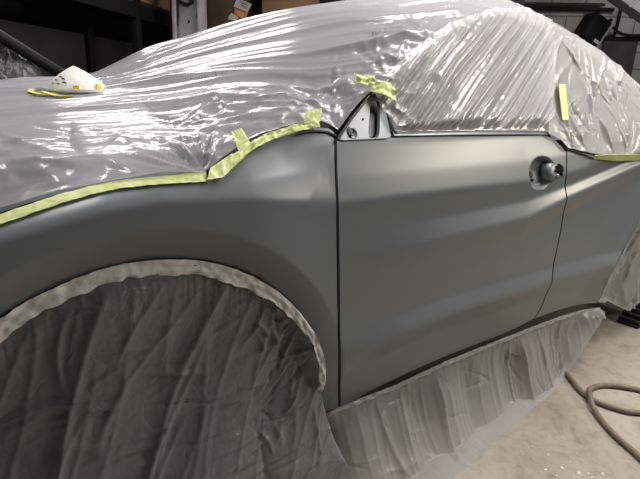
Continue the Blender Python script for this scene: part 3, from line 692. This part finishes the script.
# black ribbed wheel chock at the right edge
prof = [(0, 0), (0, .014)]
for i in range(6): prof += [(.012+i*.034, .014+i*.021), (.012+i*.034, .036+i*.021), (.030+i*.034, .036+i*.021)]
prof += [(.235, .15), (.245, .13), (.235, 0)]
bm = bmesh.new(); fa = [bm.verts.new((2.53+x, .045, z+.0005)) for x, z in prof]; fb = [bm.verts.new((2.53+x, .155, z+.0005)) for x, z in prof]; k = len(prof)
bm.faces.new(fa); bm.faces.new(fb[::-1])
for i in range(k): bm.faces.new((fa[i], fb[i], fb[(i+1) % k], fa[(i+1) % k]))
ck = bm_obj('wheel_chock', bm, 'rubber'); tag(ck, 'black rubber wheel chock with stepped ridges on the floor at right', 'wheel chock')
# paint flakes on the floor
fk = [(578, 473), (583, 476), (588, 474), (573, 477), (592, 477.5), (570, 462), (562, 468), (548, 455), (597, 468), (603, 474), (532, 447), (521, 452), (545, 470), (556, 476)]
for i, (u, v) in enumerate(fk):
    p = atZ(u, v, .0); r = .004+.004*random.random(); k = 7; ph = random.random()*6
    ring_ = [(p[0]+r*(1+.5*math.sin(3*j+ph))*math.cos(2*math.pi*j/k), p[1]+r*(.7+.4*math.cos(2*j+ph))*math.sin(2*math.pi*j/k)) for j in range(k)]
    vs = [(x, y, .0005) for x, y in ring_]+[(p[0]*.4+x*.6, p[1]*.4+y*.6, .003) for x, y in ring_]
    F = [(j, (j+1) % k, k+(j+1) % k, k+j) for j in range(k)]+[tuple(range(k, 2*k))]
    tag(mesh_obj('paint_flake', vs, F, 'chip_white', None, False), 'tiny white flake of debris on the concrete near the front corner', 'debris', 'white flakes on the floor')

# ---------------------------------------------------------------- background left: shelving, boxes, steel upright
def dirat(u, dist):
    d = ray(u, 60); d = d/np.hypot(d[0], d[1]); return CAM[:2]+d[:2]*dist
def bx(name, c, s, mat, parent, bev=.004): return bm_obj(name, rbox(*c, *s), mat, parent, bevel=bev)
rk = empty('shelving_rack', tuple(room(2.6, -2.05, 0))); tag(rk, 'black steel shelving rack against the dark wall at left', 'rack')
A0, A1, RB = 1.2, 5.0, -2.05
for a in (A0, 3.06, A1):
    for b in (RB-.22, RB+.22): bx('post', (a, b, 1.25), (.07, .06, 2.5), 'rack_black', rk)
for z in (.35, 1.74, 2.5):
    for b in (RB-.22, RB+.22): bx('beam', ((A0+A1)/2, b, z), (A1-A0, .05, .11), 'rack_black', rk)
    bx('shelf_board', ((A0+A1)/2, RB, z+.07), (A1-A0, .46, .03), 'rack_panel', rk)
bx('back_panel', ((A0+A1)/2, RB-.24, 1.0), (A1-A0, .015, 1.1), 'rack_panel', rk)
t1 = empty('storage_box', tuple(room(3.0, RB, 1.826))); tag(t1, 'brown storage box on the upper shelf of the black rack', 'box')
bx('body', (3.0, RB, 1.977), (1.5, .36, .30), 'card', t1, .006); bx('lid', (3.0, RB, 2.143), (1.52, .38, .03), 'card', t1, .004)
t1 = empty('tool_case', tuple(room(1.62, RB+.02, .437))); tag(t1, 'black tool case standing in the rack at the left edge', 'case')
bx('body', (1.62, RB+.02, .967), (.34, .34, .76), 'rack_black', t1, .02); bx('handle', (1.62, RB+.02, 1.367), (.16, .03, .05), 'black_trim', t1, .01); bx('stand', (1.62, RB+.02, .512), (.3, .3, .15), 'rubber', t1, .01)
# a slanting black bar in front of the rack
pA, pB = np.array([*dirat(6, 2.95), 1.36]), np.array([*dirat(74, 3.1), 1.17]); D = pB-pA
tag(tube('steel_bar', poly([pA-D*.4, pB+D*5.6*0+D*.5, pB+D*.9], 12), .03, 'rack_black', None, 12), 'slanting black bar leaning in front of the rack', 'bar')
# dark film bundle behind the hood
c = np.array([*dirat(10, 3.05), 0]); U2, V2 = np.meshgrid(np.linspace(0, 2*math.pi, 60), np.linspace(0, 1, 40), indexing='ij')
rad_ = .25*np.sqrt(np.clip(1-V2**2.5, 0, 1))*(1+.10*noise(np.cos(U2)*3, np.sin(U2)*3+V2*4, 95)); G = np.stack([c[0]+rad_*np.cos(U2)*1.2, c[1]+rad_*np.sin(U2)*.7, V2*1.31+.03*ridge(U2*2, V2*4, 96, 3)*V2], -1)
film('film_dark', (.16, .16, .17), .75, .2, 12, .5)
tag(grid('film_bundle', G, 'film_dark', sharp=180), 'dark glossy bundle of plastic film standing behind the hood at left', 'plastic bundle')
# bench carrying boxes, seen above the windscreen film
bn = empty('workbench', tuple(room(3.55, .0, 0))); tag(bn, 'dark workbench behind the car carrying cardboard boxes', 'bench')
BA = 3.75
bx('bench_top', (BA, .0, 1.33), (.62, 2.6, .05), 'rack_black', bn)
for b in (-1.2, 1.2):
    for a in (BA-.26, BA+.26): bx('leg', (a, b, .6525), (.06, .06, 1.305), 'rack_black', bn)
bx('back_board', (BA+.30, 0, 1.95), (.02, 2.6, 1.2), 'rack_panel', bn)
def at_room(u, v, a):                              # point on the plane E1 = a
    d = ray(u, v); t_ = (a-E1@CAM)/(E1@d); p = CAM+d*t_; return E2@p, p[2]
def card_box(u0, u1, vtop, a, dep, mat, label, flap=True):
    b0 = at_room(u0, 10, a)[0]; b1 = at_room(u1, 10, a)[0]; zt = at_room((u0+u1)/2, vtop, a)[1]; z0 = 1.356; ca = a+dep/2
    e = empty('cardboard_box', tuple(room(ca, (b0+b1)/2, z0))); tag(e, label, 'box', 'cardboard boxes on the bench')
    bx('carton', (ca, (b0+b1)/2, (z0+zt)/2), (dep, b1-b0, zt-z0), mat, e, .004)
    if flap:
        for s_ in (-1, 1): bx('flap', (ca+s_*dep*.25, (b0+b1)/2, zt+.004), (dep*.495, (b1-b0)*.995, .006), mat, e, .001)
    bx('packing_tape', (ca-dep/2-.0012, (b0+b1)/2, zt-.06), (.002, .05, .12), 'card_dark' if mat == 'card' else 'card', e, 0) if False else None
    return e, b0, b1
cb1, b0, b1 = card_box(205, 244, -22, BA-.14, .36, 'card_dark', 'dark brown cardboard box with an orange and white label')
cb2, _, _ = card_box(262, 311, -30, BA-.12, .36, 'card', 'plain light brown cardboard box right of the labelled one')
# label sheet: orange and white, hung on the corner of the first box
def quadpx(name, px, a, mat, parent, th_=.004):
    pts = []
    for u, v in px:
        b, z = at_room(u, v, a); pts.append(room(a, b, z))
    back = [p+E1*th_ for p in pts]; k = len(pts)
    return mesh_obj(name, pts+back, [tuple(range(k)), tuple(range(k, 2*k))[::-1]]+[(i, i+k, (i+1) % k+k, (i+1) % k) for i in range(k)], mat, parent, False)
la = BA-.146
cb3, _, _ = card_box(236, 253.5, -12, BA-.143, .30, 'card_dark', 'narrow dark carton between the two larger boxes', False) if False else (None, 0, 0)
quadpx('shipping_label', [(231, 13), (238, 16), (237, 21.5), (227.5, 19)], la, 'label_white', cb1)
quadpx('shipping_label', [(237, -2), (251.5, 4), (247.5, 12), (233.5, 6.5)], la, 'label_white', cb1)
quadpx('shipping_label', [(234.5, 8), (248, 12.5), (245, 20.5), (234, 15)], la-.0015, 'label_orange', cb1)
for i in range(4): quadpx('label_print', [(240+i*.3, .2+i*1.7), (248.5-i*.4, 3.6+i*1.7), (248.3-i*.4, 4.2+i*1.7), (239.8+i*.3, .9+i*1.7)], la-.003, 'mask_print', cb1, .002)
for i in range(3): quadpx('label_print', [(237+i*.2, 11+i*1.6), (244.5-i*.3, 14+i*1.6), (244.3-i*.3, 14.6+i*1.6), (236.8+i*.2, 11.6+i*1.6)], la-.003, 'label_white', cb1, .002)
# white steel upright
su = empty('steel_upright', tuple(room(BA-.45, at_room(188, 20, BA-.45)[0], 0))); tag(su, 'white painted steel upright with cables behind the windscreen film', 'post')
sa = BA-.45; b0 = at_room(174.5, 20, sa)[0]; b1 = at_room(203, 20, sa)[0]; bw_ = b1-b0
bx('column', (sa+.05, (b0+b1)/2, 1.2), (.10, bw_*.72, 2.4), 'steel_white', su, .004)
bx('flange', (sa+.02, b0+bw_*.06, 1.2), (.14, bw_*.10, 2.4), 'steel_white', su, .003); bx('flange', (sa+.02, b1-bw_*.06, 1.2), (.14, bw_*.10, 2.4), 'steel_white', su, .003)
def on_up(u, v, lift_=.012): b, z = at_room(u, v, sa-lift_); return room(sa-lift_, b, z)
tube('cable', [on_up(178.5, -8), on_up(177.5, 4), on_up(178, 16), on_up(176.5, 28), on_up(177, 42)], .010, 'black_trim', su, 8)
tube('cable', [on_up(197.5, -8), on_up(198, 6), on_up(197, 17), on_up(200, 20)], .006, 'black_trim', su, 8)
tube('cable', [on_up(179, 1), on_up(183, 3.5), on_up(188, 5), on_up(192, 2), on_up(191, -4)], .014, 'black_trim', su, 8)
p = on_up(189, 21.5, .0); bm_obj('bolt', box_bm(p, (.016, .016, .022), RR), 'black_trim', su, bevel=.003)

# ---------------------------------------------------------------- background right: pipe, speaker, cable, board, duct
def wp(u, v, a): b, z = at_room(u, v, a); return room(a, b, z)
pw = WB-.08
tag(tube('conduit_pipe', [wp(425, 6, pw), wp(520, 8, pw), wp(580, 9.2, pw), wp(614, 9.8, pw)], .022, 'rack_black', None, 10), 'long black conduit pipe running along the block wall', 'pipe')
tag(tube('conduit_pipe', [wp(622, 5, pw-.05), wp(620, 12, pw-.05), wp(617, 26, pw-.05), wp(614, 36, pw-.05)], .020, 'rack_black', None, 10), 'short black conduit dropping down the block wall beside the speaker', 'pipe')
tag(tube('thin_pipe', [wp(425, 1, pw), wp(540, 3.6, pw), wp(605, 4.5, pw)], .016, 'brown_dark', None, 8), 'thin rusty pipe just above the black conduit', 'pipe')
tag(tube('power_cable', spline([wp(613, 27, pw-.08), wp(618, 32, pw-.08), (wp(626, 35, pw-.08)), wp(645, 35.5, pw-.08), wp(670, 33, pw-.08)], 50), .018, 'rack_black', None, 8), 'thick black cable sagging along the wall to the right', 'cable')
sk = empty('wall_speaker', tuple(wp(593, 30, 5.75))); tag(sk, 'tilted black box speaker hanging from the block wall', 'speaker')
cs = wp(591, 30, 5.75); Rt = RR @ Matrix.Rotation(.35, 3, 'Z') @ Matrix.Rotation(math.radians(28), 3, 'X')
bm_obj('cabinet', box_bm(cs, (.22, .24, .29), Rt), 'rack_black', sk, bevel=.012)
bm_obj('grille', box_bm(cs-np.array(Rt @ Vector((.113, 0, 0))), (.012, .21, .26), Rt), 'black_trim', sk, bevel=.005)
bm_obj('edge_strip', box_bm(cs-np.array(Rt @ Vector((.112, .122, 0))), (.02, .014, .29), Rt), 'steel_white', sk, bevel=.003)
bm_obj('badge', box_bm(cs-np.array(Rt @ Vector((.121, .07, .115))), (.006, .07, .035), Rt), 'label_white', sk, bevel=.002)
tube('bracket', [cs+np.array(Rt @ Vector((.08, -.02, .05))), wp(607, 22, 6.0), wp(611, 20, WB-.02)], .022, 'rack_black', sk, 8)
bm_obj('bracket_plate', box_bm(wp(611, 27, WB-.03), (.03, .14, .2), RR), 'steel_white', sk, bevel=.005)
b0 = at_room(603, 50, WB-.09)[0]; b1 = at_room(637, 50, WB-.09)[0]; zt = at_room(620, 37, WB-.09)[1]
db_ = empty('wall_board', tuple(room(WB-.09, (b0+b1)/2, 0))); tag(db_, 'dark grey board standing against the block wall', 'board')
bx('board', (WB-.06, (b0+b1)/2, zt/2), (.04, b1-b0, zt), 'tarp_dark', db_, .005); bx('top_rail', (WB-.085, (b0+b1)/2, zt-.02), (.02, b1-b0+.03, .05), 'rack_black', db_, .003)
# sloping white duct at the top right
q0, q1 = wp(612, -14, 5.4), wp(668, 24, 5.0); D = (q1-q0)/np.linalg.norm(q1-q0); zx = np.cross(D, E1); zx /= np.linalg.norm(zx); yx = np.cross(zx, D)
Rd = Matrix((D, yx, zx)).transposed(); mid = (q0+q1)/2
dc = empty('air_duct', tuple(mid)); tag(dc, 'sloping white sheet metal duct in the top right corner', 'duct')
bm_obj('duct_body', box_bm(mid, (5.5, .22, .20), Rd), 'duct_white', dc, bevel=.008)
for k in (-3, -2, -1, 0, 1, 2, 3): bm_obj('duct_seam', box_bm(mid+D*k*.6, (.03, .235, .215), Rd), 'duct_white', dc, bevel=.003)

# ---------------------------------------------------------------- faint repeat print on the hood film
def print_row(px0, px1, n_, hgt, jitter=0):
    vs, fs = [], []
    for i in range(n_):
        if random.random() < .16: continue
        f0 = (i+.12)/n_; f1 = (i+.12+random.uniform(.3, .62))/n_
        for r_ in range(random.choice((1, 2, 2))):
            fa = f0+(f1-f0)*(.55*r_); fb = fa+(f1-f0)*.35; k = len(vs)
            ys = random.choice(((0, 1), (0, .45), (.5, 1), (0, 1)))
            for f_, y_ in ((fa, ys[0]), (fb, ys[0]), (fb, ys[1]), (fa, ys[1])):
                u = px0[0]+(px1[0]-px0[0])*f_; v = px0[1]+(px1[1]-px0[1])*f_-hgt*y_; vs.append(hitA(u, v, .003))
            fs.append((k, k+1, k+2, k+3))
    return mesh_obj('printed_mark', vs, fs, 'print_ink', shA, False)
print_row((215, 76), (246, 68.5), 11, 5); print_row((168, 82.5), (212, 76.5), 16, 2); print_row((100, 79), (130, 73), 14, 1.6); print_row((372, 36), (392, 29), 8, 4); print_row((428, 17), (442, 12), 6, 3.5)
